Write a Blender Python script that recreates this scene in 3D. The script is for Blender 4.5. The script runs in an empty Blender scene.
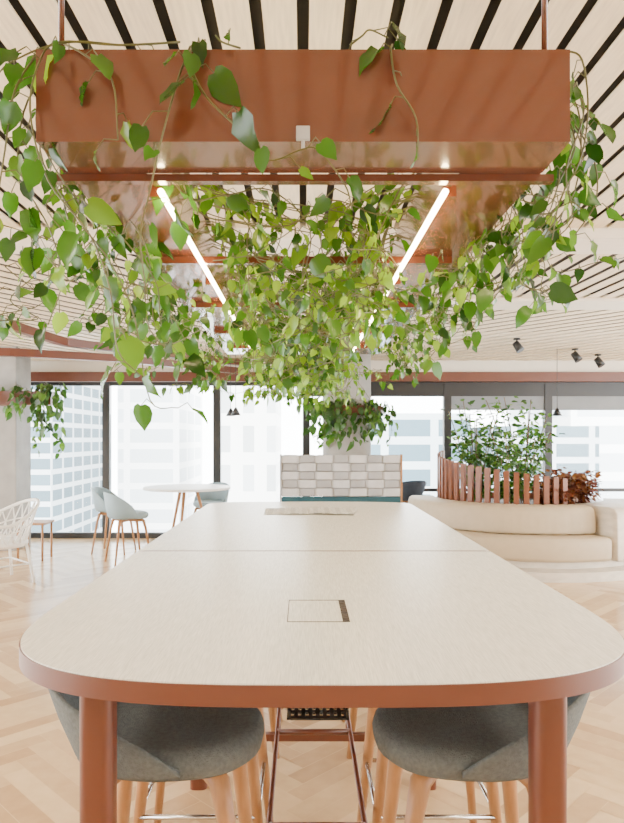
import bpy, math, random
from mathutils import Vector, Matrix
random.seed(31)
R=random.random
def U(a,b): return a+(b-a)*random.random()
scene=bpy.context.scene
COL=scene.collection

# ---------------------------------------------------------------- materials
def newmat(name):
    m=bpy.data.materials.new(name); m.use_nodes=True
    nt=m.node_tree; b=nt.nodes["Principled BSDF"]
    return m,nt,b
def pm(name,col,rough=.5,metal=0,var=.08,scale=6,stretch=(1,1,1),bump=0,bscale=60,coat=0):
    m,nt,b=newmat(name); N=nt.nodes; L=nt.links
    tc=N.new("ShaderNodeTexCoord"); mp=N.new("ShaderNodeMapping"); mp.inputs["Scale"].default_value=stretch
    L.new(tc.outputs["Object"],mp.inputs[0])
    nz=N.new("ShaderNodeTexNoise"); nz.inputs["Scale"].default_value=scale; nz.inputs["Detail"].default_value=5
    L.new(mp.outputs[0],nz.inputs["Vector"])
    cr=N.new("ShaderNodeValToRGB")
    cr.color_ramp.elements[0].position=.3; cr.color_ramp.elements[1].position=.7
    cr.color_ramp.elements[0].color=(*[c*(1-var) for c in col],1)
    cr.color_ramp.elements[1].color=(*[min(1,c*(1+var)) for c in col],1)
    L.new(nz.outputs[0],cr.inputs[0]); L.new(cr.outputs[0],b.inputs["Base Color"])
    b.inputs["Roughness"].default_value=rough; b.inputs["Metallic"].default_value=metal
    if coat: b.inputs["Coat Weight"].default_value=coat; b.inputs["Coat Roughness"].default_value=.07
    if bump:
        n2=N.new("ShaderNodeTexNoise"); n2.inputs["Scale"].default_value=bscale; L.new(mp.outputs[0],n2.inputs["Vector"])
        bp=N.new("ShaderNodeBump"); bp.inputs["Strength"].default_value=bump; bp.inputs["Distance"].default_value=.01
        L.new(n2.outputs[0],bp.inputs["Height"]); L.new(bp.outputs[0],b.inputs["Normal"])
    return m
def emis(name,col,s):
    m,nt,b=newmat(name); b.inputs["Emission Color"].default_value=(*col,1); b.inputs["Emission Strength"].default_value=s
    b.inputs["Base Color"].default_value=(*col,1); return m
def leafmat(name,c0,c1,c2,tl=.40,rough=.24):
    m,nt,b=newmat(name); N=nt.nodes; L=nt.links
    at=N.new("ShaderNodeAttribute"); at.attribute_name="tone"
    cr=N.new("ShaderNodeValToRGB"); e=cr.color_ramp.elements
    e[0].color=(*c0,1); e[1].color=(*c2,1); k=e.new(.5); k.color=(*c1,1)
    L.new(at.outputs["Fac"],cr.inputs[0]); L.new(cr.outputs[0],b.inputs["Base Color"])
    b.inputs["Roughness"].default_value=rough
    tr=N.new("ShaderNodeBsdfTranslucent"); 
    ga=N.new("ShaderNodeMixRGB"); ga.blend_type='MULTIPLY'; ga.inputs[0].default_value=1; ga.inputs[2].default_value=(2.2,2.35,1.1,1)
    L.new(cr.outputs[0],ga.inputs[1]); L.new(ga.outputs[0],tr.inputs[0])
    mx=N.new("ShaderNodeMixShader"); mx.inputs[0].default_value=tl
    out=N["Material Output"]
    L.new(b.outputs[0],mx.inputs[1]); L.new(tr.outputs[0],mx.inputs[2]); L.new(mx.outputs[0],out.inputs[0])
    return m
def plankmat(name,c0,c1,rough):
    m,nt,b=newmat(name); N=nt.nodes; L=nt.links
    at=N.new("ShaderNodeAttribute"); at.attribute_name="tone"
    tc=N.new("ShaderNodeTexCoord"); nz=N.new("ShaderNodeTexNoise"); nz.inputs["Scale"].default_value=14; nz.inputs["Detail"].default_value=6
    L.new(tc.outputs["Object"],nz.inputs["Vector"])
    ma=N.new("ShaderNodeMath"); ma.operation='MULTIPLY_ADD'; ma.inputs[1].default_value=.35; 
    L.new(nz.outputs[0],ma.inputs[0]); L.new(at.outputs["Fac"],ma.inputs[2])
    cr=N.new("ShaderNodeValToRGB"); e=cr.color_ramp.elements
    e[0].color=(*c0,1); e[1].color=(*c1,1); e[1].position=1.0
    L.new(ma.outputs[0],cr.inputs[0]); L.new(cr.outputs[0],b.inputs["Base Color"])
    b.inputs["Roughness"].default_value=rough
    return m
def facade(name,glass,frame,sx,sy,flat=False,mort=.16,vary=.75):
    m,nt,b=newmat(name); N=nt.nodes; L=nt.links
    tc=N.new("ShaderNodeTexCoord"); sp=N.new("ShaderNodeSeparateXYZ"); cb=N.new("ShaderNodeCombineXYZ")
    L.new(tc.outputs["Object"],sp.inputs[0]); 
    if flat:
        L.new(sp.outputs[0],cb.inputs[0]); L.new(sp.outputs[1],cb.inputs[1])
    else:
        ad=N.new("ShaderNodeMath"); ad.operation='ADD'; L.new(sp.outputs[0],ad.inputs[0]); L.new(sp.outputs[1],ad.inputs[1])
        L.new(ad.outputs[0],cb.inputs[0]); L.new(sp.outputs[2],cb.inputs[1])
    br=N.new("ShaderNodeTexBrick"); br.offset=0 if not flat else .3; br.inputs["Scale"].default_value=1
    br.inputs["Brick Width"].default_value=sx; br.inputs["Row Height"].default_value=sy; br.inputs["Mortar Size"].default_value=sy*mort
    br.inputs["Mortar Smooth"].default_value=0
    br.inputs["Color1"].default_value=(*glass,1); br.inputs["Color2"].default_value=(*[c*vary for c in glass],1); br.inputs["Mortar"].default_value=(*frame,1)
    L.new(cb.outputs[0],br.inputs["Vector"]); L.new(br.outputs[0],b.inputs["Base Color"]); b.inputs["Roughness"].default_value=.6
    return m

TERRA=pm("terracotta_satin",(.105,.0295,.014),.22,var=.02,scale=3,coat=.6)
TERRA_M=pm("terracotta_matte",(.112,.031,.015),.36,var=.05)
FINM=pm("terracotta_fin",(.20,.066,.029),.45,var=.10,scale=8)
TOP=pm("ash_laminate",(.78,.767,.71),.27,var=.16,scale=26,stretch=(18,.7,1),bump=.04,bscale=40)
SLAT=pm("pale_timber_slat",(.78,.665,.475),.55,var=.12,scale=5,stretch=(12,1,1))
BAND=pm("pale_timber_band",(.84,.77,.65),.55,var=.05,scale=4,stretch=(1,10,1))
BLACK=pm("black_void",(.050,.043,.036),.9,var=.1)
BLKMET=pm("black_metal",(.012,.014,.017),.4,var=.1)
CHROME=pm("brushed_steel",(.6,.6,.6),.25,1,var=.05)
FAB=pm("grey_wool",(.110,.122,.118),.95,var=.18,scale=90,bump=.5,bscale=300)
PBLUE=pm("pale_blue_shell",(.25,.35,.40),.6,var=.05)
WOOD=pm("beech_wood",(.34,.165,.065),.42,var=.14,scale=10,stretch=(6,6,1))
WHITE=pm("white_rattan",(.82,.81,.78),.5,var=.04)
WHT=pm("white_top",(.80,.80,.78),.35,var=.02)
CONC=pm("concrete",(.30,.295,.28),.8,var=.14,scale=4,bump=.2,bscale=30)
PLAST=pm("cream_plaster",(.78,.72,.62),.8,var=.03)
CREAM=pm("cream_upholstery",(.50,.41,.285),.6,var=.04,scale=10)
MARB=pm("travertine",(.64,.58,.49),.5,var=.10,scale=7,stretch=(1,1,3))
STRAP=pm("grey_woven_strap",(.33,.335,.35),.6,var=.08,scale=12)
STRAP2=pm("pale_woven_strap",(.50,.505,.52),.6,var=.08,scale=12)
BLIND=pm("grey_blind",(.22,.24,.26),.8,var=.04)
TEAL=pm("teal_cushion",(.01,.06,.08),.8,var=.12,scale=20)
NAVY=pm("navy_fabric",(.03,.045,.07),.8,var=.12,scale=20)
SOIL=pm("potting_soil",(.04,.025,.015),.95,var=.4,scale=40,bump=.6)
STEM=pm("green_stem",(.085,.085,.018),.5,var=.3,scale=10)
BROWNSTEM=pm("brown_stem",(.13,.09,.05),.7,var=.25,scale=10)
PAPER=facade("newsprint",(.10,.10,.11),(.72,.71,.69),.070,.034,True,.28,vary=2.4)
TUBE=emis("led_tube",(1,.76,.38),75)
CLIPM=pm("grey_plastic",(.4,.4,.4),.4,var=.03)
LEAF=leafmat("pothos_leaf",(.007,.028,.004),(.032,.098,.009),(.165,.27,.020),.44)
DLEAF=leafmat("fig_leaf",(.008,.030,.006),(.026,.080,.012),(.08,.17,.024),.34,.40)
RLEAF=leafmat("croton_leaf",(.05,.009,.006),(.10,.022,.012),(.15,.06,.02),.3,.4)
FLOOR=plankmat("herringbone_oak",(.38,.215,.095),(.81,.61,.36),.18)
gm,nt,b=newmat("window_glass"); N=nt.nodes; L=nt.links
t=N.new("ShaderNodeBsdfTransparent"); t.inputs[0].default_value=(.96,.98,.98,1)
g=N.new("ShaderNodeBsdfGlossy"); g.inputs["Roughness"].default_value=.02
nz=N.new("ShaderNodeFresnel"); nz.inputs[0].default_value=1.25
mx=N.new("ShaderNodeMixShader"); L.new(nz.outputs[0],mx.inputs[0]); L.new(t.outputs[0],mx.inputs[1]); L.new(g.outputs[0],mx.inputs[2]); L.new(mx.outputs[0],N["Material Output"].inputs[0])
GLASS=gm
FAC1=facade("facade_glass",(.085,.135,.165),(.42,.45,.47),1.6,.8,vary=.65)
FAC2=facade("facade_white",(.62,.66,.69),(.88,.88,.88),3.2,1.3,vary=.88)
FAC3=facade("facade_blue",(.080,.145,.185),(.40,.45,.48),2.2,1.1,vary=.6)
FAC4=facade("facade_sand",(.52,.54,.55),(.78,.77,.75),1.4,2.3,vary=.75)

# ---------------------------------------------------------------- builder
class MB:
    def __init__(s): s.v=[]; s.f=[]; s.t=[]; s.sm=[]
    def add(s,vs,fs,tone=.5,smooth=False):
        o=len(s.v); s.v+= [Vector(v) for v in vs]
        for f in fs: s.f.append([i+o for i in f]); s.t.append(tone); s.sm.append(smooth)
    def box(s,c,d,rz=0,tone=.5):
        x,y,z=[k/2 for k in d]; vs=[]
        M=Matrix.Rotation(rz,3,'Z')
        for a in((-x,-y,-z),(x,-y,-z),(x,y,-z),(-x,y,-z),(-x,-y,z),(x,-y,z),(x,y,z),(-x,y,z)): vs.append(M@Vector(a)+Vector(c))
        s.add(vs,[(0,3,2,1),(4,5,6,7),(0,1,5,4),(1,2,6,5),(2,3,7,6),(3,0,4,7)],tone)
    def bb(s,x0,x1,y0,y1,z0,z1): s.box(((x0+x1)/2,(y0+y1)/2,(z0+z1)/2),(x1-x0,y1-y0,z1-z0))
    def tube(s,pts,r,seg=8,cap=True):
        pts=[Vector(p) for p in pts]; n=len(pts)
        rs=r if isinstance(r,(list,tuple)) else [r]*n
        T=[]
        for i in range(n):
            d=(pts[min(i+1,n-1)]-pts[max(i-1,0)])
            T.append(d.normalized() if d.length>1e-9 else Vector((0,0,1)))
        a=Vector((0,0,1)) if abs(T[0].z)<.9 else Vector((1,0,0))
        nrm=T[0].cross(a).normalized(); vs=[]
        for i in range(n):
            nrm=(nrm-T[i]*nrm.dot(T[i]))
            nrm=nrm.normalized() if nrm.length>1e-6 else T[i].orthogonal().normalized()
            bi=T[i].cross(nrm)
            for k in range(seg):
                an=2*math.pi*k/seg
                vs.append(pts[i]+(nrm*math.cos(an)+bi*math.sin(an))*rs[i])
        fs=[]
        for i in range(n-1):
            for k in range(seg):
                k2=(k+1)%seg
                fs.append((i*seg+k,i*seg+k2,(i+1)*seg+k2,(i+1)*seg+k))
        s.add(vs,fs,.5,True)
        if cap:
            o=len(s.v)-len(vs)
            s.f.append([o+k for k in range(seg)][::-1]); s.f.append([o+(n-1)*seg+k for k in range(seg)]); s.t+=[.5,.5]; s.sm+=[False,False]
    def loft(s,rings,close=True,capa=False,capb=False,smooth=True):
        n=len(rings[0]); vs=[p for r in rings for p in r]; fs=[]
        for i in range(len(rings)-1):
            for k in range(n if close else n-1):
                k2=(k+1)%n; fs.append((i*n+k,i*n+k2,(i+1)*n+k2,(i+1)*n+k))
        if capa: fs.append(tuple(range(n))[::-1])
        if capb: fs.append(tuple((len(rings)-1)*n+k for k in range(n)))
        s.add(vs,fs,.5,smooth)
    def prism(s,poly,z0,z1,tone=.5,zf=None):
        n=len(poly); h=zf or (lambda x,y:0)
        vs=[(p[0],p[1],z0+h(p[0],p[1])) for p in poly]+[(p[0],p[1],z1+h(p[0],p[1])) for p in poly]
        fs=[tuple(range(n))[::-1],tuple(range(n,2*n))]+[(k,(k+1)%n,n+(k+1)%n,n+k) for k in range(n)]
        s.add(vs,fs,tone)
    def cyl(s,c,r,z0,z1,seg=32,r2=None):
        r2=r if r2 is None else r2
        s.loft([[(c[0]+r*math.cos(2*math.pi*k/seg),c[1]+r*math.sin(2*math.pi*k/seg),z0) for k in range(seg)],
                [(c[0]+r2*math.cos(2*math.pi*k/seg),c[1]+r2*math.sin(2*math.pi*k/seg),z1) for k in range(seg)]],True,True,True)
    def obj(s,name,mat,parent=None,origin=None,bevel=0,label=None,cat=None,kind=None,group=None,auto=False):
        if parent is not None: o=parent.get("_o"); o=Vector(o) if o is not None else Vector((0,0,0))
        elif origin is not None: o=Vector(origin)
        else:
            xs=[v.x for v in s.v]; ys=[v.y for v in s.v]; zs=[v.z for v in s.v]
            o=Vector(((min(xs)+max(xs))/2,(min(ys)+max(ys))/2,min(zs)))
        me=bpy.data.meshes.new(name); me.from_pydata([v-o for v in s.v],[],s.f); 
        me.polygons.foreach_set("use_smooth",s.sm)
        at=me.attributes.new("tone",'FLOAT','FACE'); at.data.foreach_set("value",s.t)
        me.materials.append(mat); me.update()
        ob=bpy.data.objects.new(name,me); COL.objects.link(ob)
        if parent is not None: ob.parent=parent; ob["_o"]=list(o)
        else: ob.location=o; ob["_o"]=list(o)
        if bevel:
            md=ob.modifiers.new("Bevel",'BEVEL'); md.width=bevel; md.segments=3; md.limit_method='ANGLE'
        tag(ob,label,cat,kind,group); return ob
def tag(ob,label=None,cat=None,kind=None,group=None):
    if label: ob["label"]=label
    if cat: ob["category"]=cat
    if kind: ob["kind"]=kind
    if group: ob["group"]=group
def empty(name,loc,label,cat,group=None):
    e=bpy.data.objects.new(name,None); e.location=loc; e["_o"]=list(loc); COL.objects.link(e); e.empty_display_size=.1
    tag(e,label,cat,None,group); return e
def copy_thing(ob,loc,rz,label=None,group=None):
    n=ob.copy(); COL.objects.link(n); n.location=loc; n.rotation_euler=(0,0,rz)
    if label: n["label"]=label
    if group: n["group"]=group
    for c in ob.children:
        k=c.copy(); k.parent=n; COL.objects.link(k)
        for c2 in c.children:
            k2=c2.copy(); k2.parent=k; COL.objects.link(k2)
    return n

# ---------------------------------------------------------------- camera
cam=bpy.data.cameras.new("camera"); co=bpy.data.objects.new("camera",cam); COL.objects.link(co)
co.location=(0,0,1.51); co.rotation_euler=(math.pi/2,0,0)
cam.sensor_width=36; cam.lens=680/823*36; cam.shift_x=9/823; cam.shift_y=26.5/823; cam.clip_start=.05; cam.clip_end=500
scene.camera=co

# ---------------------------------------------------------------- floor (herringbone)
m=MB(); m.bb(-9,9,-3.5,10.4,-.06,-.001)
LL=.60; W=.10; g=.0016; c45=math.cos(math.pi/4)
def plank(x0,y0,x1,y1):
    q=[(x0+g,y0+g),(x1-g,y0+g),(x1-g,y1-g),(x0+g,y1-g)]
    q=[((a-b_)*c45,(a+b_)*c45) for a,b_ in q]
    cx=sum(p[0] for p in q)/4; cy=sum(p[1] for p in q)/4
    if abs(cx)<8.6 and -3<cy<10.0:
        m.add([(p[0],p[1],0) for p in q],[(0,1,2,3)],U(.05,.62))
for i in range(-140,160):
    for j in range(-26,26):
        ox=i*W+j*LL; oy=i*W-j*LL
        X=(ox-oy)*c45; Y=(ox+oy)*c45
        if abs(X)>9.2 or Y<-3.6 or Y>10.8: continue
        plank(ox,oy,ox+LL,oy+W); plank(ox,oy+W,ox+W,oy+W+LL)
m.obj("floor",FLOOR,kind="structure",label="pale oak herringbone parquet floor",origin=(0,0,0))
m=MB(); m.bb(-9,9,-3.6,-3.4,0,3.12); m.obj("wall_back_blocker",PLAST,kind="structure",label="unseen cream wall added to block light from behind")  # unseen wall added to block back light and darken the planter face

# ---------------------------------------------------------------- ceiling
def clip(poly,zone):
    out=poly; n=len(zone)
    for i in range(n):
        a=zone[i]; b_=zone[(i+1)%n]; inp=out; out=[]
        if not inp: return []
        def side(p): return (b_[0]-a[0])*(p[1]-a[1])-(b_[1]-a[1])*(p[0]-a[0])
        for k in range(len(inp)):
            p=inp[k]; q=inp[(k+1)%len(inp)]; sp=side(p); sq=side(q)
            if sp>=0: out.append(p)
            if (sp>=0)!=(sq>=0):
                t_=sp/(sp-sq); out.append((p[0]+(q[0]-p[0])*t_,p[1]+(q[1]-p[1])*t_))
    return out
def slats(zone,pitch,gap,ang,z=3.0,zf=None,tk=.006):
    m=MB(); d=(math.cos(ang),math.sin(ang)); n=(-d[1],d[0])
    cx=sum(p[0] for p in zone)/len(zone); cy=sum(p[1] for p in zone)/len(zone)
    K=int(14/pitch)
    for k in range(-K,K):
        a=k*pitch+gap/2; b_=a+pitch-gap; Lg=22
        q=[(cx+n[0]*a-d[0]*Lg,cy+n[1]*a-d[1]*Lg),(cx+n[0]*a+d[0]*Lg,cy+n[1]*a+d[1]*Lg),(cx+n[0]*b_+d[0]*Lg,cy+n[1]*b_+d[1]*Lg),(cx+n[0]*b_-d[0]*Lg,cy+n[1]*b_-d[1]*Lg)]
        q=clip(q,zone)
        if len(q)>=3:
            A=sum(q[i][0]*q[(i+1)%len(q)][1]-q[(i+1)%len(q)][0]*q[i][1] for i in range(len(q)))
            if A<0:q=q[::-1]
            if abs(A)>1e-4: m.prism(q,z,z+tk,zf=zf)
    m.obj("ceiling",SLAT,kind="structure",label="pale timber slatted ceiling with dark gaps",origin=(0,0,z))
m=MB(); m.bb(-9,9,-3.5,10.4,3.10,3.14); m.obj("ceiling",BLACK,kind="structure",label="black void above the ceiling slats")
slats([(-9,-3.5),(9,-3.5),(9,4.83),(-9,4.83)],.165,.044,math.pi/2,tk=.012)
slats([(-9,5.3),(.2,5.3),(.2,10.16),(-9,10.16)],.17,.060,math.radians(48),zf=lambda x,y:-.34*(y-5.3)/4.9)
slats([(.2,5.3),(9,5.3),(9,7.25),(.2,7.25)],.175,.060,math.radians(93))
slats([(.2,7.75),(9,7.75),(9,10.16),(.2,10.16)],.15,.050,math.radians(150),zf=lambda x,y:-.34*(y-7.75)/2.45)
m=MB(); m.bb(-9,9,4.83,5.25,2.93,3.04); m.obj("trim_1",BAND,kind="structure",label="pale timber beam across the ceiling")
m=MB(); m.bb(.2,9,7.25,7.75,2.97,3.04); m.obj("trim_2",BAND,kind="structure",label="pale timber band across the ceiling")
def ribbon(pts,w,z0,z1):
    m=MB(); rr=[]
    P=[Vector((*p,0)) for p in pts]
    for i in range(len(P)):
        d=(P[min(i+1,len(P)-1)]-P[max(i-1,0)]).normalized(); n=Vector((-d.y,d.x,0))*w/2
        a=P[i]-n; b_=P[i]+n; rr.append([(a.x,a.y,z0),(b_.x,b_.y,z0),(b_.x,b_.y,z1),(a.x,a.y,z1)])
    m.loft(rr,True,True,True,smooth=False); return m
ribbon([(-5.2,5.4),(-2.95,6.5),(-2.80,8.0),(-.9,10.15)],.10,2.59,2.68).obj("trim_3",TERRA_M,kind="structure",label="terracotta trim ribbon under the ceiling")
ribbon([(-5.2,7.6),(-3.4,7.9),(-2.3,8.5),(-.9,10.15)],.10,2.46,2.55).obj("trim_4",TERRA_M,kind="structure",label="terracotta trim ribbon under the ceiling")
# ---------------------------------------------------------------- window wall
WY=10.3
m=MB(); m.bb(-9,9,WY-.13,WY+.15,2.46,3.12); m.obj("wall_front",PLAST,kind="structure",label="cream bulkhead over the window wall")
m=MB(); m.bb(-9,9,WY-.22,WY-.08,2.35,2.49); m.obj("trim_5",TERRA_M,kind="structure",label="terracotta trim above the windows")
mull=[-7.2,-5.1,-2.97,-1.30,.05,2.18,3.70,5.25,7.0,8.9]
for i in range(len(mull)-1):
    x0,x1=mull[i],mull[i+1]; m=MB(); fw=.055
    m.bb(x0,x0+fw,WY-.06,WY+.05,0,2.40); m.bb(x1-fw,x1,WY-.06,WY+.05,0,2.40)
    m.bb(x0+fw,x1-fw,WY-.05,WY+.05,0,.08); 
    top=2.30 if x0<0 else 2.14
    m.bb(x0+fw,x1-fw,WY-.05,WY+.05,top,2.40)
    if x0>0: m.bb(x0+fw,x1-fw,WY-.04,WY+.04,.70,.75)
    w=m.obj("window_%d"%(i+1),BLKMET,kind="structure",label="full-height window in a black metal frame")
    m=MB(); m.bb(x0+fw,x1-fw,WY-.006,WY+.006,.08,top); m.obj("glass_pane",GLASS,parent=w)
    if x0>2: 
        m=MB(); m.bb(x0+fw,x1-fw,WY-.035,WY-.03,1.93,top); m.obj("roller_blind",BLIND,parent=w,label="half-lowered grey roller blind")
m=MB(); m.bb(-4.85,-3.84,9.1,9.6,0,3.05); m.obj("wall_left",CONC,kind="structure",label="raw concrete pier",bevel=.01)
m=MB(); m.cyl((.62,9.62),.34,0,3.05,40); m.obj("column",CONC,label="round raw concrete column by the windows",cat="column")

# ---------------------------------------------------------------- leaves / vines
MIDT=[0,.22,.45,.68,.86,1.0]
SD=[(-.07,.15),(.05,.31),(.32,.40),(.62,.30),(.85,.12)]
def leaf(mb,base,D,Nn,size,tone,wid=1.0,fold=.22,droop=.18):
    D=D.normalized(); Nn=(Nn-D*Nn.dot(D)); Nn=Nn.normalized() if Nn.length>1e-4 else D.orthogonal().normalized()
    S=D.cross(Nn); tw=U(-.16,.16); wv=U(-.06,.06)
    def P(t_,w_,k=0): return base+D*(t_*size)+S*((w_*wid+tw*t_*t_)*size)+Nn*(size*(fold*abs(w_)-droop*t_*t_+k*wv))
    vs=[P(t_,0) for t_ in MIDT]+[P(a,b_,(-1)**i) for i,(a,b_) in enumerate(SD)]+[P(a,-b_,-(-1)**i) for i,(a,b_) in enumerate(SD)]
    fs=[]
    for o,fl in((6,0),(11,1)):
        q=[(0,o,o+1,1),(1,o+1,o+2,2),(2,o+2,o+3,3),(3,o+3,o+4,4),(4,o+4,5)]
        for f in q: fs.append(f if not fl else f[::-1])
    mb.add(vs,fs,tone,True)
def smoothpath(pts,n=5):
    pts=[Vector(p) for p in pts]; P=[pts[0]*2-pts[1]]+pts+[pts[-1]*2-pts[-2]]; out=[]
    for i in range(1,len(P)-2):
        for k in range(n):
            t_=k/n; a,b_,c,d=P[i-1],P[i],P[i+1],P[i+2]
            out.append(.5*((2*b_)+(c-a)*t_+(2*a-5*b_+4*c-d)*t_*t_+(3*b_-a-3*c+d)*t_**3))
    out.append(pts[-1]); return out
def vine(ms,ml,path,size=.075,space=.055,r=.0025,face=Vector((0,-1,.35)),skip=0,tmean=.48,tsd=.27):
    pts=smoothpath(path); ms.tube(pts,[r*(1-.4*i/len(pts)) for i in range(len(pts))],5)
    acc=0; side=1; tot=0; vs_=U(.75,1.2)
    for i in range(1,len(pts)):
        acc+=(pts[i]-pts[i-1]).length; tot+=(pts[i]-pts[i-1]).length
        if acc>space*U(.6,1.4) and tot>skip:
            acc=0; side=-side; T=(pts[i]-pts[i-1]).normalized()
            az=U(0,2*math.pi); out=Vector((math.cos(az),math.sin(az),U(-.3,.5)))
            out=(out+Vector((side*.7,-.2,0))).normalized()
            pl=U(.02,.06)
            b_=pts[i]+out*pl+Vector((0,0,-.3*pl))
            ms.tube([pts[i],pts[i]+out*pl*.6+Vector((0,0,.008)),b_],r*.55,4,False)
            D=(Vector((0,0,-1))*U(.3,1.5)+out*U(.2,1.0)+T*.3)
            Nn=face+Vector((U(-1.3,1.3),U(-.6,1.0),U(-.5,1.1)))
            leaf(ml,b_,D,Nn,size*vs_*U(.5,1.3),min(1,max(0,random.gauss(tmean,tsd))),U(.75,1.02),U(.0,.45),U(-.05,.5))
PG="pothos vines in the suspended planter"
PL="green trailing pothos spilling from the suspended terracotta planter"
def plant(paths,size=.075,space=.055,label=PL,group=PG,mat=LEAF,name="trailing_pothos",**k):
    ms=MB(); ml=MB()
    for p in paths: vine(ms,ml,p,size,space,**k)
    o=paths[0][0]
    a=ms.obj(name,STEM,origin=o,label=label,cat="plant",group=group)
    if ml.v: ml.obj("foliage",mat,parent=a,label="heart-shaped green leaves")
    return a

# ---------------------------------------------------------------- suspended planter
PX=.55; PY0=1.40; PY1=4.95; Z0=2.12; Z1=2.31
pl=empty("hanging_planter",(0,PY0,Z0),"long terracotta steel planter frame hung over the table","planter")
m=MB(); th=.012
def trough(m,x0,x1,y0,y1):
    m.bb(x0,x1,y0,y1,Z0,Z0+th)
    m.bb(x0,x1,y0,y0+th,Z0+th,Z1); m.bb(x0,x1,y1-th,y1,Z0+th,Z1)
    m.bb(x0,x0+th,y0+th,y1-th,Z0+th,Z1); m.bb(x1-th,x1,y0+th,y1-th,Z0+th,Z1)
trough(m,-PX,PX,PY0,PY0+.165); m.obj("end_trough",TERRA,parent=pl)
m=MB(); trough(m,-PX,PX,PY1-.165,PY1); m.obj("end_trough",TERRA,parent=pl)
for sx in(-1,1):
    m=MB(); a,b_=sorted((sx*.36,sx*.548)); trough(m,a,b_,PY0+.166,PY1-.166); m.obj("side_trough",TERRA,parent=pl)
m=MB()
m.bb(-.535,.535,PY0+.02,PY0+.145,Z1-.035,Z1-.02); m.bb(-.535,.535,PY1-.145,PY1-.02,Z1-.035,Z1-.02)
for sx in(-1,1):
    a,b_=sorted((sx*.375,sx*.533)); m.bb(a,b_,PY0+.18,PY1-.18,Z1-.035,Z1-.02)
m.obj("soil",SOIL,parent=pl)
for y in(2.28,3.05,3.82,4.45):
    m=MB(); m.bb(-.50,.50,y,y+.022,Z0-.024,Z0-.001); m.obj("cross_bar",TERRA,parent=pl)
m=MB(); m.bb(-.58,.58,PY0+.172,PY0+.196,Z0-.016,Z0+.0); m.obj("lip_rail",TERRA,parent=pl)
for x in(-.515,.515):
    for y in(PY0+.05,PY1-.08):
        m=MB(); m.tube([(x,y,Z1-.02),(x,y,3.0)],.0065,10); m.obj("hanger_rod",TERRA,parent=pl)
for x in(-.335,.335):
    m=MB(); m.tube([(x,1.60,Z0-.030),(x,4.78,Z0-.030)],.0072,12); m.obj("light_tube",TUBE,parent=pl,label="glowing warm linear light tube")
    for y in(1.66,2.6,3.6,4.6):
        m=MB(); m.box((x+(.022 if x>0 else -.022),y,Z0-.012),(.03,.02,.024)); m.obj("tube_bracket",TERRA,parent=pl)
m=MB(); m.bb(-.014,.014,PY0-.012,PY0-.001,Z0-.0,Z0+.028); m.tube([(0,PY0-.006,Z0),(0,PY0-.006,Z0-.018)],.004,8); m.obj("clip",CLIPM,parent=pl,bevel=.003,label="small grey plastic clip")

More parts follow.
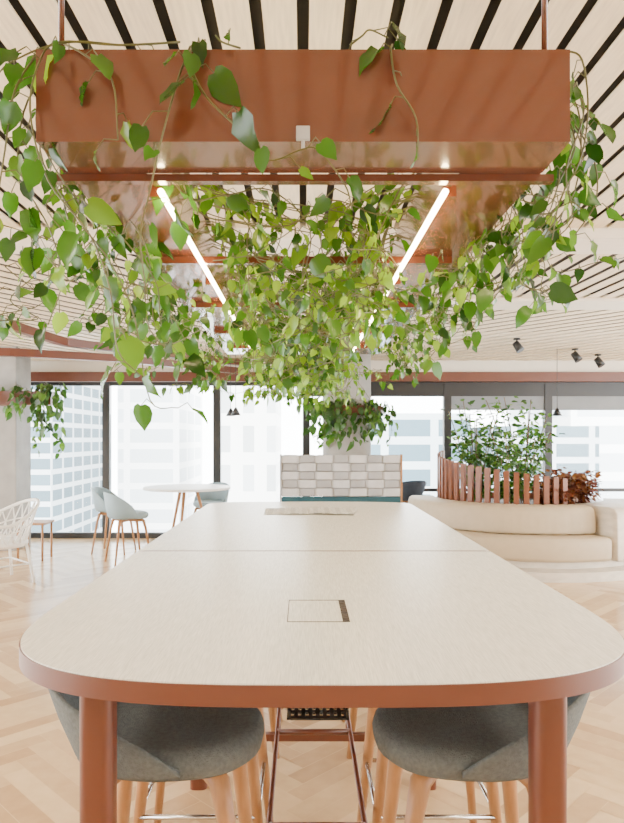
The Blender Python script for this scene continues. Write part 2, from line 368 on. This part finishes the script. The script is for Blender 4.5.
def W2(u,v,d): return Vector(((u-303)*d/680,d,1.51+(438-v)*d/680))
A=lambda L_,d=1.36:[W2(u,v,(d if len(r)==0 else r[0])) for (u,v,*r) in L_]
near=[
 [(392,45,1.45),(391,52,1.38),(397,85,1.37),(416,118,1.37),(418,160,1.37)],
 [(195,42,1.45),(188,56,1.38),(205,95,1.36),(240,130,1.36),(268,160,1.36),(300,150,1.34),(318,150,1.34),(345,185,1.36),(352,210,1.4)],
 [(205,40,1.45),(185,60,1.37),(165,125,1.36),(150,190,1.4),(140,240,1.45),(148,300,1.5)],
 [(120,45,1.46),(70,42,1.42),(25,55,1.40),(-5,80,1.42),(-20,150,1.45)],
 [(60,42,1.46),(85,55,1.37),(112,80,1.36),(118,140,1.36)],
 [(180,42,1.46),(120,45,1.4),(60,42,1.38),(40,60,1.37),(30,110,1.37),(48,180,1.38),(90,235,1.4),(110,290,1.42),(118,350,1.45),(140,375,1.45)],
 [(40,50,1.46),(15,90,1.40),(5,150,1.40),(-2,200,1.42),(0,230,1.42)],
 [(70,60,1.6),(28,100,1.55),(20,170,1.55),(50,230,1.55),(62,280,1.6),(48,325,1.6)],
 [(60,80,1.7),(40,150,1.65),(75,215,1.65),(112,265,1.65),(135,320,1.7),(150,400,1.7),(178,408,1.7)],
 [(90,90,1.9),(60,170,1.8),(85,260,1.8),(130,300,1.8),(120,330,1.8),(165,345,1.8),(200,330,1.9)],
 [(80,50,1.5),(50,70,1.45),(36,120,1.42),(50,160,1.42),(80,205,1.42)],
 [(565,50,1.5),(582,60,1.5),(588,110,1.5),(580,160,1.5),(560,200,1.55),(552,240,1.6)],
 [(560,70,1.7),(580,120,1.7),(575,190,1.7),(545,235,1.75),(520,280,1.8),(545,292,1.8)],
 [(545,90,1.9),(570,150,1.9),(560,220,1.9),(520,250,1.9),(490,300,1.95)],
 [(530,80,2.0),(560,150,2.0),(545,220,2.0),(500,250,2.1),(470,240,2.1)],
 [(565,75,1.6),(584,110,1.6),(566,170,1.6),(572,215,1.62),(548,235,1.65)],
 [(540,95,1.9),(576,130,1.85),(584,190,1.85),(560,235,1.9),(525,230,1.9),(505,262,1.9)],
 [(535,100,2.1),(566,160,2.1),(555,210,2.1),(520,215,2.1),(480,250,2.1),(460,300,2.1)],
 [(525,110,2.3),(552,180,2.3),(530,240,2.3),(500,290,2.3),(470,330,2.3)],
 [(545,85,1.8),(590,150,1.75),(596,200,1.75),(575,235,1.8)],
 [(550,80,1.7),(575,140,1.7),(560,180,1.7),(548,205,1.7),(520,200,1.72)],
 [(240,48,1.45),(222,42,1.40),(215,35,1.39)],
 [(350,45,1.46),(362,36,1.42),(370,30,1.4),(388,38,1.38)],
 [(150,60,1.6),(190,200,1.75),(235,222,1.8),(290,225,1.85),(330,200,1.85),(380,215,1.85),(420,210,1.85)],
 [(150,60,1.6),(180,190,1.7),(225,195,1.75),(270,190,1.8),(310,230,1.85),(300,290,1.9)],
 [(100,100,1.8),(80,190,1.8),(120,235,1.8),(155,280,1.8),(160,320,1.8)],
 [(100,110,2.0),(85,180,2.0),(140,260,2.0),(150,330,2.0),(200,372,2.0)],
 [(95,100,1.9),(70,150,1.9),(70,200,1.9),(125,215,1.9),(150,262,1.9),(140,300,1.9)],
 [(110,110,2.1),(90,190,2.1),(120,240,2.1),(140,250,2.1),(165,300,2.1),(190,350,2.1)],
 [(120,120,2.3),(105,200,2.3),(150,240,2.3),(175,330,2.3),(220,380,2.3)],
 [(500,140,2.6),(515,215,2.6),(480,270,2.6),(450,330,2.6),(420,370,2.6)],
]
for i,p in enumerate(near):
    plant([A(p)],size=.062 if i<11 else .056,space=.060 if i<11 else .040,skip=.03,tmean=.38)
for k in range(18):
    y=U(2.0,4.2); s_=random.choice((-1,1)); x0=s_*.45
    q=[Vector((x0,y,Z1-.02)),Vector((s_*.32,y,Z1-.01))]; x=s_*.2
    for j in range(5):
        q.append(Vector((x+U(-.05,.05),y+U(-.15,.25)*j*.4,U(1.84,2.08)))); x-=s_*U(.06,.16)
    plant([q],size=.052,space=.12,skip=.1,tmean=.5,r=.0028)
def hang(x,y,z,dx,dy,zend,wob=.06):
    pts=[Vector((x,y,z-.02)),Vector((x+dx*.25,y+dy*.2,z+.03)),Vector((x+dx*.7,y+dy*.6,z-.03))]
    p=Vector((x+dx,y+dy,z-.12)); 
    while p.z>zend:
        pts.append(p.copy()); p=p+Vector((U(-wob,wob),U(-wob,wob),-U(.05,.10)))
    for _ in range(random.randint(0,4)):
        p=p+Vector((U(-.13,.13),U(-.13,.13),U(-.02,.07))); pts.append(p.copy())
    return pts
for k in range(36):
    for sx in(-1,1):
        inner=R()<.45; y=U(2.1,4.9) if inner else U(1.8,4.9); ps=[]
        for q in range(2):
            if inner: ps.append(hang(sx*U(.38,.46),y+U(-.1,.1),Z1-.01,-sx*U(.19,.38),U(-.1,.1),U(1.80,2.06),.055))
            else: ps.append(hang(sx*U(.46,.52),y+U(-.1,.1),Z1-.01,sx*U(.06,.20),U(-.1,.1),U(1.80,2.1) if sx<0 else U(1.88,2.14),.05))
        plant(ps,size=.050,space=.038,skip=.08,tmean=.54 if inner else .40,r=.0022)  # inner leaves toned yellower: backlight put into the leaf colour
for k in range(32):
    y=U(2.0,4.75); x=U(-.26,.26); ps=[]
    lo=1.72 if y>2.6 else 1.84
    for q in range(3):
        sgn=random.choice((-1,1)); x0=sgn*U(.37,.4)
        ps.append([Vector((x0,y,Z1-.02)),Vector((sgn*.26,y,Z0+.12)),Vector((x*.8,y+U(-.1,.1),Z0+.03)),Vector((x+U(-.1,.1),y+U(-.2,.2),U(lo+.13,2.08))),Vector((x+U(-.18,.18),y+U(-.25,.25),U(lo+.05,2.0))),Vector((x+U(-.24,.24),y+U(-.3,.3),U(lo,1.98)))])
    plant(ps,size=.046,space=.050,skip=.1,tmean=.62,r=.0022)  # window backlight on the centre foliage is painted in as a yellow-green tone

# ---------------------------------------------------------------- table
TX=.044; TZ=1.05; HW=.722
def outline(hw,y0,y1,n1=.60,n2=.24,off=0,e=3.2):
    pts=[]; yc0=y0+n1; yc1=y1-n2; K=240
    def se(a): c,s_=math.cos(a),math.sin(a); return (abs(c)**(2/e)*(1 if c>=0 else -1),abs(s_)**(2/e)*(1 if s_>=0 else -1))
    for k in range(K+1):
        x,y=se(math.pi+math.pi*k/K); pts.append((TX+x*(hw+off),yc0+y*(n1+off)))
    for k in range(K+1):
        x,y=se(math.pi*k/K); pts.append((TX+x*(hw+off-.01),yc1+y*(n2+off)))
    out=[pts[0]]
    for p in pts[1:]:
        if math.hypot(p[0]-out[-1][0],p[1]-out[-1][1])>.012: out.append(p)
    if math.hypot(out[0][0]-out[-1][0],out[0][1]-out[-1][1])<.012: out.pop()
    return out
Y0,Y1=1.27,4.92
tb=empty("dining_table",(TX,3.05,0),"long bar-height communal table, pale ash top, terracotta edge","table")
full=outline(HW,Y0,Y1)
m=MB(); ring=lambda z:[(p[0],p[1],z) for p in full]
m.loft([ring(TZ-.044),ring(TZ-.003)],True,smooth=True)
m.add(ring(TZ-.044),[tuple(range(len(full)))[::-1]]); m.add(ring(TZ-.003),[tuple(range(len(full)))])
m.obj("table_edge",TERRA_M,parent=tb,label="flat terracotta edge band")
SEAM=2.77
inn=outline(HW,Y0,Y1,off=-.003)
for a,b_ in((0,SEAM-.012),(SEAM+.012,9)):
    q=clip(inn,[(-3,a),(3,a),(3,b_),(-3,b_)]); m=MB(); m.prism(q,TZ-.0035,TZ); m.obj("tabletop",TOP,parent=tb)
m=MB(); m.bb(TX-HW+.02,TX+HW-.02,SEAM-.012,SEAM+.012,TZ-.004,TZ-.0003); m.obj("joint_strip",TERRA_M,parent=tb,label="thin brown joint line between tabletops")
hx0,hx1,hy0,hy1=-.04,.118,1.70,1.93
m=MB()
for (a,b_,c,d) in((hx0,hx1,hy0,hy0+.003),(hx0,hx1,hy1-.004,hy1),(hx0,hx0+.002,hy0,hy1)):
    m.bb(a,b_,c,d,TZ-.001,TZ+.0008)
m.bb(hx1-.018,hx1,hy0,hy1,TZ-.001,TZ+.0008)
m.obj("power_hatch",SOIL,parent=tb,label="flush power hatch with dark gap")
for y in(1.50,2.95,4.45):
    for sx in(-1,1):
        m=MB(); cx=TX+sx*.495; rg=[]
        for k in range(40):
            a_=2*math.pi*k/40; c,s_=math.cos(a_),math.sin(a_)
            rg.append((cx+.037*abs(c)**.6*(1 if c>=0 else -1),y+.037*abs(s_)**.6*(1 if s_>=0 else -1)))
        m.loft([[(p[0],p[1],z) for p in rg] for z in(0,TZ-.044)],True); m.add([(p[0],p[1],0) for p in rg],[tuple(range(40))[::-1]])
        m.obj("leg",TERRA_M,parent=tb)
for sx in(-1,1):
    m=MB(); m.tube([(TX+sx*.15,2.1,.30),(TX+sx*.15,4.4,.30)],.009,10); m.obj("foot_rail",TERRA_M,parent=tb)
for y in(2.12,2.8,3.4,4.0):
    m=MB(); m.tube([(TX-.15,y,.30),(TX+.15,y,.30)],.012,10); m.obj("foot_rail",TERRA_M,parent=tb)
for y in(2.95,4.45):
    m=MB(); m.bb(TX-.47,TX+.47,y-.015,y+.015,.20,.23); m.obj("stretcher",TERRA_M,parent=tb)
    for sx in(-1,1):
        m=MB(); m.tube([(TX+sx*.15,y,.23),(TX+sx*.15,y,.3)],.01,8); m.obj("rail_support",TERRA_M,parent=tb)
for sx in(-1,1):
    m=MB(); m.tube([(TX+sx*.15,2.12,.0),(TX+sx*.15,2.12,.3)],.01,8); m.obj("rail_support",TERRA_M,parent=tb)
m=MB(); ty0,ty1=1.97,2.75
for x in(TX-.085,TX+.085): m.bb(x-.004,x+.004,ty0,ty1,.695,.72)
for k in range(9): m.bb(TX-.085+k*.021-.006,TX-.085+k*.021+.006,ty0,ty1,.693,.699)
for k in range(20): m.bb(TX-.08,TX+.08,ty0+k*.041,ty0+k*.041+.02,.692,.698)
m.obj("cable_tray",BLKMET,parent=tb)
for y in (2.05,2.65):
    for x in(TX-.085,TX+.085):
        m=MB(); m.tube([(x,y,.70),(x,y,1.007)],.004,6); m.obj("tray_bracket",BLKMET,parent=tb)
m=MB()
for sx,cx,rz in((-1,.03,.03),(1,.04,-.03),(1,.06,-.14)):
    rows_=[]; lift=.002 if rz>-.1 else .006
    for i in range(9):
        t_=i/8; x=sx*t_*.27; z=TZ+lift+.006*math.sin(math.pi*min(1,t_*1.6))*(1-t_*.5)
        c_,s_=math.cos(rz),math.sin(rz)
        rows_.append([(cx+x*c_-yy*s_,4.26+x*s_+yy*c_,z) for yy in(-.18,-.06,.06,.18)])
    m.loft(rows_,False)
m.obj("newspaper",PAPER,label="open newspaper spread lying on the table",cat="newspaper")

# ---------------------------------------------------------------- stools
def shell_stool(name,fabric,label,group,loc,rz,seat=.755,back=.185,tall=False,leanf=.26,sc=1.0):
    e=empty(name,(0,0,0),label,"stool" if not tall else "chair",group)
    a,b_=.25*sc,.235*sc; zb=seat-.08
    def ring(f,z,n=36): 
        o=[]
        for k in range(n):
            an=2*math.pi*k/n; c,s_=math.cos(an),math.sin(an)
            x=abs(c)**.85*(1 if c>=0 else -1); y=abs(s_)**.85*(1 if s_>=0 else -1)
            o.append((a*f*x,b_*f*y,z-(.012 if c>.3 else 0)*(c-.3)))
        return o
    m=MB(); m.loft([ring(.72,zb),ring(.9,zb+.006),ring(.98,zb+.022),ring(1.0,zb+.045),ring(.985,zb+.062),ring(.94,zb+.076),ring(.85,zb+.082),ring(.6,zb+.078),ring(.3,zb+.072),ring(.05,zb+.07)],True,True,True)
    m.obj("seat",fabric,parent=e)
    rings=[]; K=34; AM=104
    for k in range(K+1):
        dg=-AM+2*AM*k/K; th_=math.radians(dg); c=math.cos(th_); s_=math.sin(th_)
        u=abs(dg)/AM
        h=back*(1-u**2.4)+.008
        ax,by=a,b_*1.02
        def P(f,z): return (-ax*f*c,by*f*s_,z)
        z0=zb+.03; lean=leanf*h/.2
        rings.append([P(.96,z0),P(.985+lean*.45,z0+h*.5),P(1.0+lean,z0+h),P(1.03+lean,z0+h+.008),P(1.06+lean,z0+h),P(1.06+lean*.5,z0+h*.5),P(1.03,z0-.0),P(.97,z0-.014)])
    m=MB(); m.loft(rings,True,True,True)
    m.obj("backrest",fabric,parent=e)
    lr=1 if not tall else .7
    for sx in(-1,1):
        for sy in(-1,1):
            m=MB(); m.tube([(sx*.10,sy*.10,zb+.003),(sx*.145,sy*.14,zb-.03),(sx*.165,sy*.16,zb-.12),(sx*.22,sy*.21,0)],[.028*lr,.028*lr,.023*lr,.015*lr],14); m.obj("leg",WOOD,parent=e)
    m=MB(); m.tube([(-.12,-.12,zb-.02),(.12,.12,zb-.02)],.02,8); m.tube([(-.12,.12,zb-.02),(.12,-.12,zb-.02)],.02,8); m.obj("seat_frame",WOOD,parent=e)
    zf=.27; q=.196
    if not tall:
        m=MB(); 
        for p1,p2 in(((q,-q),(q,q)),((-q,-q),(-q,q)),((-q,-q),(q,-q)),((-q,q),(q,q))):
            m.tube([(p1[0],p1[1],zf),(p2[0],p2[1],zf)],.008,8)
        m.obj("footrest",CHROME,parent=e)
    e.location=loc; e.rotation_euler=(0,0,rz); return e
SL="grey wool bar stool with wooden legs tucked under the table"
first=shell_stool("bar_stool",FAB,SL,"bar stools around the communal table",(-.355,1.85,0),0)
for y in(2.42,3.42,4.0): copy_thing(first,(-.345,y,0),0)
for y in(1.85,2.42,3.42,4.0): copy_thing(first,(.440,y,0),math.pi)

# ---------------------------------------------------------------- cafe corner
rt=empty("round_table",(-1.5,8.8,0),"round white cafe table with wooden legs by the windows","table")
m=MB(); m.cyl((-1.5,8.8),.56,.85,.88,48); m.obj("tabletop",WHT,parent=rt,bevel=.006)
for k in range(3):
    an=k*2.094+.4; m=MB(); m.tube([(-1.5+.12*math.cos(an),8.8+.12*math.sin(an),.85),(-1.5+.36*math.cos(an),8.8+.36*math.sin(an),0)],[.022,.014],12); m.obj("leg",WOOD,parent=rt)
cg="pale blue chairs at the round table"
c1=shell_stool("cafe_chair",PBLUE,"pale blue shell chair with wooden legs at the round table",cg,(-2.12,8.25,0),.55,seat=.62,back=.28,tall=True,leanf=.12,sc=.95)
copy_thing(c1,(-2.5,9.0,0),-.1); copy_thing(c1,(-1.32,9.65,0),4.3)
ra=empty("rattan_armchair",(-3.2,7.1,0),"white rattan armchair with open woven back","chair")
def RA(x,y,z): 
    c,s_=math.cos(-2.35),math.sin(-2.35); k=1.15; return (-3.2+(x*c-y*s_)*k,7.1+(x*s_+y*c)*k,z)
m=MB(); hoop=[]; low=[]; mid=[]
for k in range(33):
    t_=math.radians(-125+250*k/32); c,s_=math.cos(t_),math.sin(t_)
    hz=.62+.22*max(0,c)**1.1; hoop.append(RA(-.36*c,.33*s_,hz)); low.append(RA(-.25*c,.26*s_,.42)); mid.append(RA(-.31*c,.30*s_,.42+(hz-.42)*.55))
m.tube(hoop,.018,8); m.tube(mid,.008,6)
for k in range(0,33,2):
    a=Vector(low[k]); m.tube([a,Vector(mid[min(32,k+1)]),Vector(hoop[min(32,k+2)])],.007,6); m.tube([a,Vector(mid[max(0,k-1)]),Vector(hoop[max(0,k-2)])],.007,6)
m.obj("backrest",WHITE,parent=ra)
m=MB(); m.loft([[RA(.27*f*math.cos(t_*math.pi/12),.27*f*math.sin(t_*math.pi/12),z) for t_ in range(24)] for f,z in((.9,.38),(1.0,.40),(1.0,.43),(.9,.45))],True,True,True); m.obj("seat",WHITE,parent=ra)
for sx in(-1,1):
    for sy in(-1,1):
        m=MB(); m.tube([RA(sx*.19,sy*.19,.41),RA(sx*.24,sy*.25,0)],.016,8); m.obj("leg",WHITE,parent=ra)
m=MB()
for p1,p2 in(((.215,-.22),(.215,.22)),((-.215,-.22),(-.215,.22)),((-.215,-.22),(.215,-.22)),((-.215,.22),(.215,.22))):
    m.tube([RA(*p1,.2),RA(*p2,.2)],.009,6)
m.obj("stretcher",WHITE,parent=ra)
st=empty("side_table",(-3.3,8.5,0),"small wooden side table beside the pier","table")
m=MB(); m.bb(-3.53,-3.17,8.32,8.68,.44,.47); m.obj("tabletop",WOOD,parent=st,bevel=.004)
for x in(-3.50,-3.20):
    for y in(8.35,8.65):
        m=MB(); m.tube([(x,y,.44),(x,y,0)],.015,8); m.obj("leg",WOOD,parent=st)

# ---------------------------------------------------------------- woven booth
bo=empty("banquette",(.34,6.2,0),"high-backed booth seat with grey woven strap screen","sofa")
bx0,bx1,by=-.19,.87,6.10
m=MB(); m.bb(bx0,bx1,by-.05,by+.01,.30,.985); m.obj("base_panel",TEAL,parent=bo,bevel=.01,label="dark teal upholstered panel")
m=MB(); m.bb(bx0,bx1,by-.006,by+.01,.986,1.355); m.obj("screen_panel",STRAP,parent=bo)
m=MB(); rows=5; zt=1.36; zb_=.99; hh=(zt-zb_)/rows; n=7; cw=(bx1-bx0)/n
SQ=lambda v:math.tanh(4*v)
for r_ in range(rows):
    fr=[]
    for k in range(n*16+1):
        x=bx0+(bx1-bx0)*k/(n*16); s1=SQ(math.sin(math.pi*(k/16)+ (math.pi if r_%2 else 0))); y=by-.034-.010*s1
        z0=zb_+r_*hh+.003; z1=z0+hh-.006
        fr.append([(x,y-.003,z0),(x,y-.003,z1),(x,y+.003,z1),(x,y+.003,z0)])
    m.loft(fr,True,True,True,smooth=False)
m.obj("woven_strap",STRAP2,parent=bo,label="pale grey horizontal leather straps")
m=MB()
for k in range(n):
    x=bx0+cw*(k+.5); fr=[]
    for j in range(rows*16+1):
        z=zb_+(zt-zb_)*j/(rows*16)
        ph=-SQ(math.sin(math.pi*j/16+(math.pi if k%2 else 0)))
        fr.append([(x-cw*.40,by-.034-.010*ph,z),(x+cw*.40,by-.034-.010*ph,z),(x+cw*.40,by-.030-.010*ph,z),(x-cw*.40,by-.030-.010*ph,z)])
    m.loft(fr,True,True,True,smooth=False)
m.obj("woven_strap",STRAP,parent=bo,label="darker grey vertical straps")
for x in(bx0-.008,bx1+.008):
    m=MB(); m.bb(x-.008,x+.008,by-.045,by+.0,0,zt+.004); m.obj("post",STRAP if x<0 else WOOD,parent=bo)
m=MB(); m.bb(bx0,bx1,by+.02,by+.6,.30,.46); m.obj("seat",TEAL,parent=bo,bevel=.03)
m=MB(); m.bb(bx0,bx1,by+.02,by+.13,.462,.97); m.obj("backrest",TEAL,parent=bo,bevel=.03)
m=MB(); m.bb(bx0+.03,bx1-.03,by+.05,by+.55,0,.298); m.obj("plinth",BLKMET,parent=bo)
c2=shell_stool("lounge_chair",NAVY,"dark navy upholstered chair beside the booth",None,(1.45,9.8,0),2.0,seat=.70,back=.25,tall=True)

# ---------------------------------------------------------------- curved banquette island
IC=(2.75,8.75)
def arcsolid(prof,a0,a1,K=60,sm=True,rnd=0,seams=0):
    m=MB(); rr=[]
    rc=sum(p[0] for p in prof)/len(prof); zc=(min(p[1] for p in prof)+max(p[1] for p in prof))/2
    if seams: K=seams*6
    angs=[(a0+(a1-a0)*k/K,(seams and k%6==0)) for k in range(K+1)]
    if rnd:
        e=[rnd*(1-math.cos(math.pi/2*i/8)) for i in range(8)]
        angs=[(a0+x,False) for x in e]+[a for a in angs if a0+rnd<=a[0]<=a1-rnd]+[(a1-x,False) for x in reversed(e)]
    for a,sd in angs:
        f=1
        if rnd:
            d=min(a-a0,a1-a)/rnd
            if d<1: f=max(.02,math.sqrt(max(0,1-(1-d)**2)))
        if sd: f*=.965
        an=math.radians(a)
        rr.append([(IC[0]+(rc+(r-rc)*f)*math.cos(an),IC[1]+(rc+(r-rc)*f)*math.sin(an),zc+(z-zc)*f) for r,z in prof])
    m.loft(rr,True,True,True,smooth=sm); return m
isl=empty("curved_banquette",(IC[0],IC[1],0),"round cream upholstered banquette built around a planter","sofa")
A0,A1=168,291
arcsolid([(1.05,0),(1.66,0),(1.66,.10),(1.52,.12),(1.52,.19),(1.05,.19)],A0,345,sm=False).obj("base",MARB,parent=isl,label="pale stone plinth")
arcsolid([(1.10,.195),(1.57,.195),(1.605,.21),(1.615,.24),(1.615,.40),(1.60,.435),(1.565,.45),(1.3,.452),(1.10,.452)],A0,A1,rnd=2.2).obj("seat",CREAM,parent=isl)
arcsolid([(1.03,.457),(1.36,.457),(1.385,.47),(1.39,.50),(1.38,.69),(1.365,.735),(1.33,.756),(1.2,.76),(1.06,.758),(1.03,.74)],A0,A1,rnd=2.6,seams=16).obj("backrest",CREAM,parent=isl,label="thick cream back cushion with subtle vertical seams")
arcsolid([(.93,0),(1.015,0),(1.015,.74),(.93,.74)],0,360,90).obj("planter_wall",TERRA_M,parent=isl)
arcsolid([(1.03,.195),(1.63,.195),(1.635,.21),(1.62,.70),(1.58,.745),(1.50,.76),(1.03,.76)],A1+.3,345).obj("end_wall",MARB,parent=isl,label="pale stone end block")
m=MB(); m.cyl(IC,.925,.5,.66,48); m.obj("soil",SOIL,parent=isl)
for k in range(22):
    an=math.radians(150+k*6.4); h=1.34-.014*k
    x=IC[0]+.985*math.cos(an); y=IC[1]+.985*math.sin(an)
    m=MB(); m.box((x,y,(h+.742)/2),(.04,.060,h-.742),an); m.obj("fence_fin",FINM,parent=isl)

def shrub(name,c,z0,h,rad,stems,lsize,mat,label,wid=.7,tone=.5,dens=.05,group=None):
    ms=MB(); ml=MB()
    for s_ in range(stems):
        az=U(0,6.283); rr_=rad*math.sqrt(R()); hh=h*U(.55,1)
        p0=Vector((c[0]+U(-.06,.06),c[1]+U(-.06,.06),z0)); p1=Vector((c[0]+rr_*math.cos(az)*.45,c[1]+rr_*math.sin(az)*.45,z0+hh*.5)); p2=Vector((c[0]+rr_*math.cos(az),c[1]+rr_*math.sin(az),z0+hh))
        pts=smoothpath([p0,p1,p2],8); ms.tube(pts,.006,5)
        for i in range(3,len(pts)):
            sgm=(pts[i]-pts[i-1]).length; nn=max(1,int(sgm/dens))
            for q in range(nn*3):
                o=pts[i-1].lerp(pts[i],R()); a2=U(0,6.283); out=Vector((math.cos(a2),math.sin(a2),U(-.2,.7)))
                b_=o+out*U(.02,.14); leaf(ml,b_,out+Vector((0,0,U(-.9,.3))),Vector((U(-.5,.5),U(-1,.2),U(.2,1))),lsize*U(.6,1.2),min(1,max(0,random.gauss(tone,.25))),wid)
    a=ms.obj(name,BROWNSTEM,origin=(c[0],c[1],z0),label=label,cat="plant",group=group); ml.obj("foliage",mat,parent=a); return a
for (x,y,h,rd,n_) in((2.2,8.6,1.42,.46,13),(2.9,8.95,1.50,.50,13),(2.5,8.3,1.0,.40,9)):
    shrub("indoor_fig",(x,y),.66,h,rd,n_,.088,DLEAF,"tall leafy green shrub in the banquette planter",.75,.6,.06,"shrubs in the banquette planter")
shrub("croton",(3.20,8.2),.66,.42,.34,30,.085,RLEAF,"low reddish bronze croton in the banquette planter",.75,.5,.045)
shrub("croton",(2.95,7.98),.66,.28,.20,14,.075,RLEAF,"low reddish ground plant in the banquette planter",.8,.6,.05)

def smallplant(x,y,z,n_,spread,drop,label,group,sz=.07,sp=.05):
    ps=[]
    for k in range(n_):
        dx=U(-spread,spread); dy=U(-.2,.0)
        q=[Vector((x+dx*.6,y,z)),Vector((x+dx*.8,y+dy*.4,z+U(.03,.12))),Vector((x+dx,y-.12+dy,z-.05))]
        zz=z-.05; d_=drop*U(.3,1)
        while zz>z-d_: zz-=.09; q.append(Vector((x+dx+U(-.04,.04),y-.14+dy+U(-.03,.03),zz)))
        ps.append(q)
    return plant(ps,size=sz,space=sp,label=label,group=group,mat=DLEAF)
m=MB(); rr=[]
for k in range(41):
    an=2*math.pi*k/40; rr.append([(.62+r*math.cos(an),9.62+r*math.sin(an),z) for r,z in((.345,1.82),(.52,1.82),(.52,1.95),(.50,1.95),(.50,1.84),(.345,1.84))])
m.loft(rr,True); m.obj("column_planter",TERRA_M,label="terracotta ring planter around the concrete column",cat="planter")
for k in range(7):
    an=math.radians(180+30*k); smallplant(.62+.43*math.cos(an),9.62+.43*math.sin(an),1.93,6,.20,.46,"green trailing plant in the column planter","plants around the column",.10,.055)
m=MB(); m.bb(-4.4,-3.28,8.84,9.09,1.94,2.12); m.obj("wall_planter",TERRA_M,label="terracotta box planter fixed to the concrete pier",cat="planter",bevel=.004)
for x,dr,n_ in((-4.0,.25,2),(-3.7,.3,3),(-3.42,.6,4),(-3.34,1.0,5),(-3.2,.8,4)): smallplant(x,8.95,2.12,n_,.10,dr,"green trailing plant in the pier planter","plants on the pier",.095,.06)

def spot(x,y,z=2.99):
    e=empty("spotlight",(x,y,z),"black adjustable ceiling spotlight","lamp","black ceiling spotlights")
    m=MB(); m.cyl((x,y),.045,z-.02,z,20); m.tube([(x,y,z-.02),(x,y,z-.07)],.01,8); m.obj("mount",BLKMET,parent=e)
    m=MB(); m.tube([(x-.02,y,z-.06),(x+.035,y-.05,z-.17)],[.045,.055],16); m.obj("lamp_head",BLKMET,parent=e)
spot(2.83,9.0,2.83); spot(3.8,9.5,2.757); spot(4.25,9.8,2.716)
for x,y in((-1.02,9.6),(-.92,9.3),(3.55,9.5)):
    e=empty("pendant_lamp",(x,y,1.84),"small black cone pendant on a thin cord","lamp","small black pendants")
    m=MB(); m.tube([(x,y,1.93),(x,y,2.76)],.004,6); m.obj("cord",BLKMET,parent=e)
    m=MB(); m.cyl((x,y),.07,1.82,1.93,20,.012); m.obj("lamp_shade",BLKMET,parent=e)

def bld(x0,x1,y0,y1,z1,mat,lab):
    m=MB(); m.bb(x0,x1,y0,y1,-25,z1); m.obj("office_building",mat,label=lab,cat="building",origin=((x0+x1)/2,(y0+y1)/2,-25))
bld(-16,-12.6,34,44,30,FAC1,"glass office tower across the street")
bld(-12,-8.0,44,54,18,FAC2,"pale office tower across the street")
bld(-7.9,-6.0,60,70,30,FAC4,"sand coloured slim tower further away")
bld(-5.0,-1.6,40,50,5,FAC4,"pale low office block across the street")
bld(3,7.4,30,40,2.6,FAC3,"blue glazed office building across the street")
bld(8.0,12.2,28,38,2.0,FAC1,"low blue glazed office building across the street")
bld(12.6,15.6,32,42,9,FAC2,"pale office tower across the street")
bld(16.0,24,36,46,3.2,FAC3,"low blue glazed office building across the street")

# ---------------------------------------------------------------- light
w=bpy.data.worlds.new("world"); scene.world=w; w.use_nodes=True
bg=w.node_tree.nodes["Background"]; bg.inputs[0].default_value=(.99,.99,.985,1); bg.inputs[1].default_value=17
def area(x,y,z,sx,sy,p,col=(1,.90,.75),rot=(0,0,0)):  # added fill lights that brighten the room, not real ceiling fixtures
    l=bpy.data.lights.new("fill_light",'AREA'); l.shape='RECTANGLE'; l.size=sx; l.size_y=sy; l.energy=p; l.color=col
    o=bpy.data.objects.new("fill_light",l); o.location=(x,y,z); o.rotation_euler=rot; COL.objects.link(o)
area(-2.6,1.5,2.9,.5,2.5,90); area(2.6,1.5,2.9,.5,2.5,90); area(0,-1.8,2.9,5,1.6,45)
for o in bpy.data.objects:
    if "_o" in o: del o["_o"]
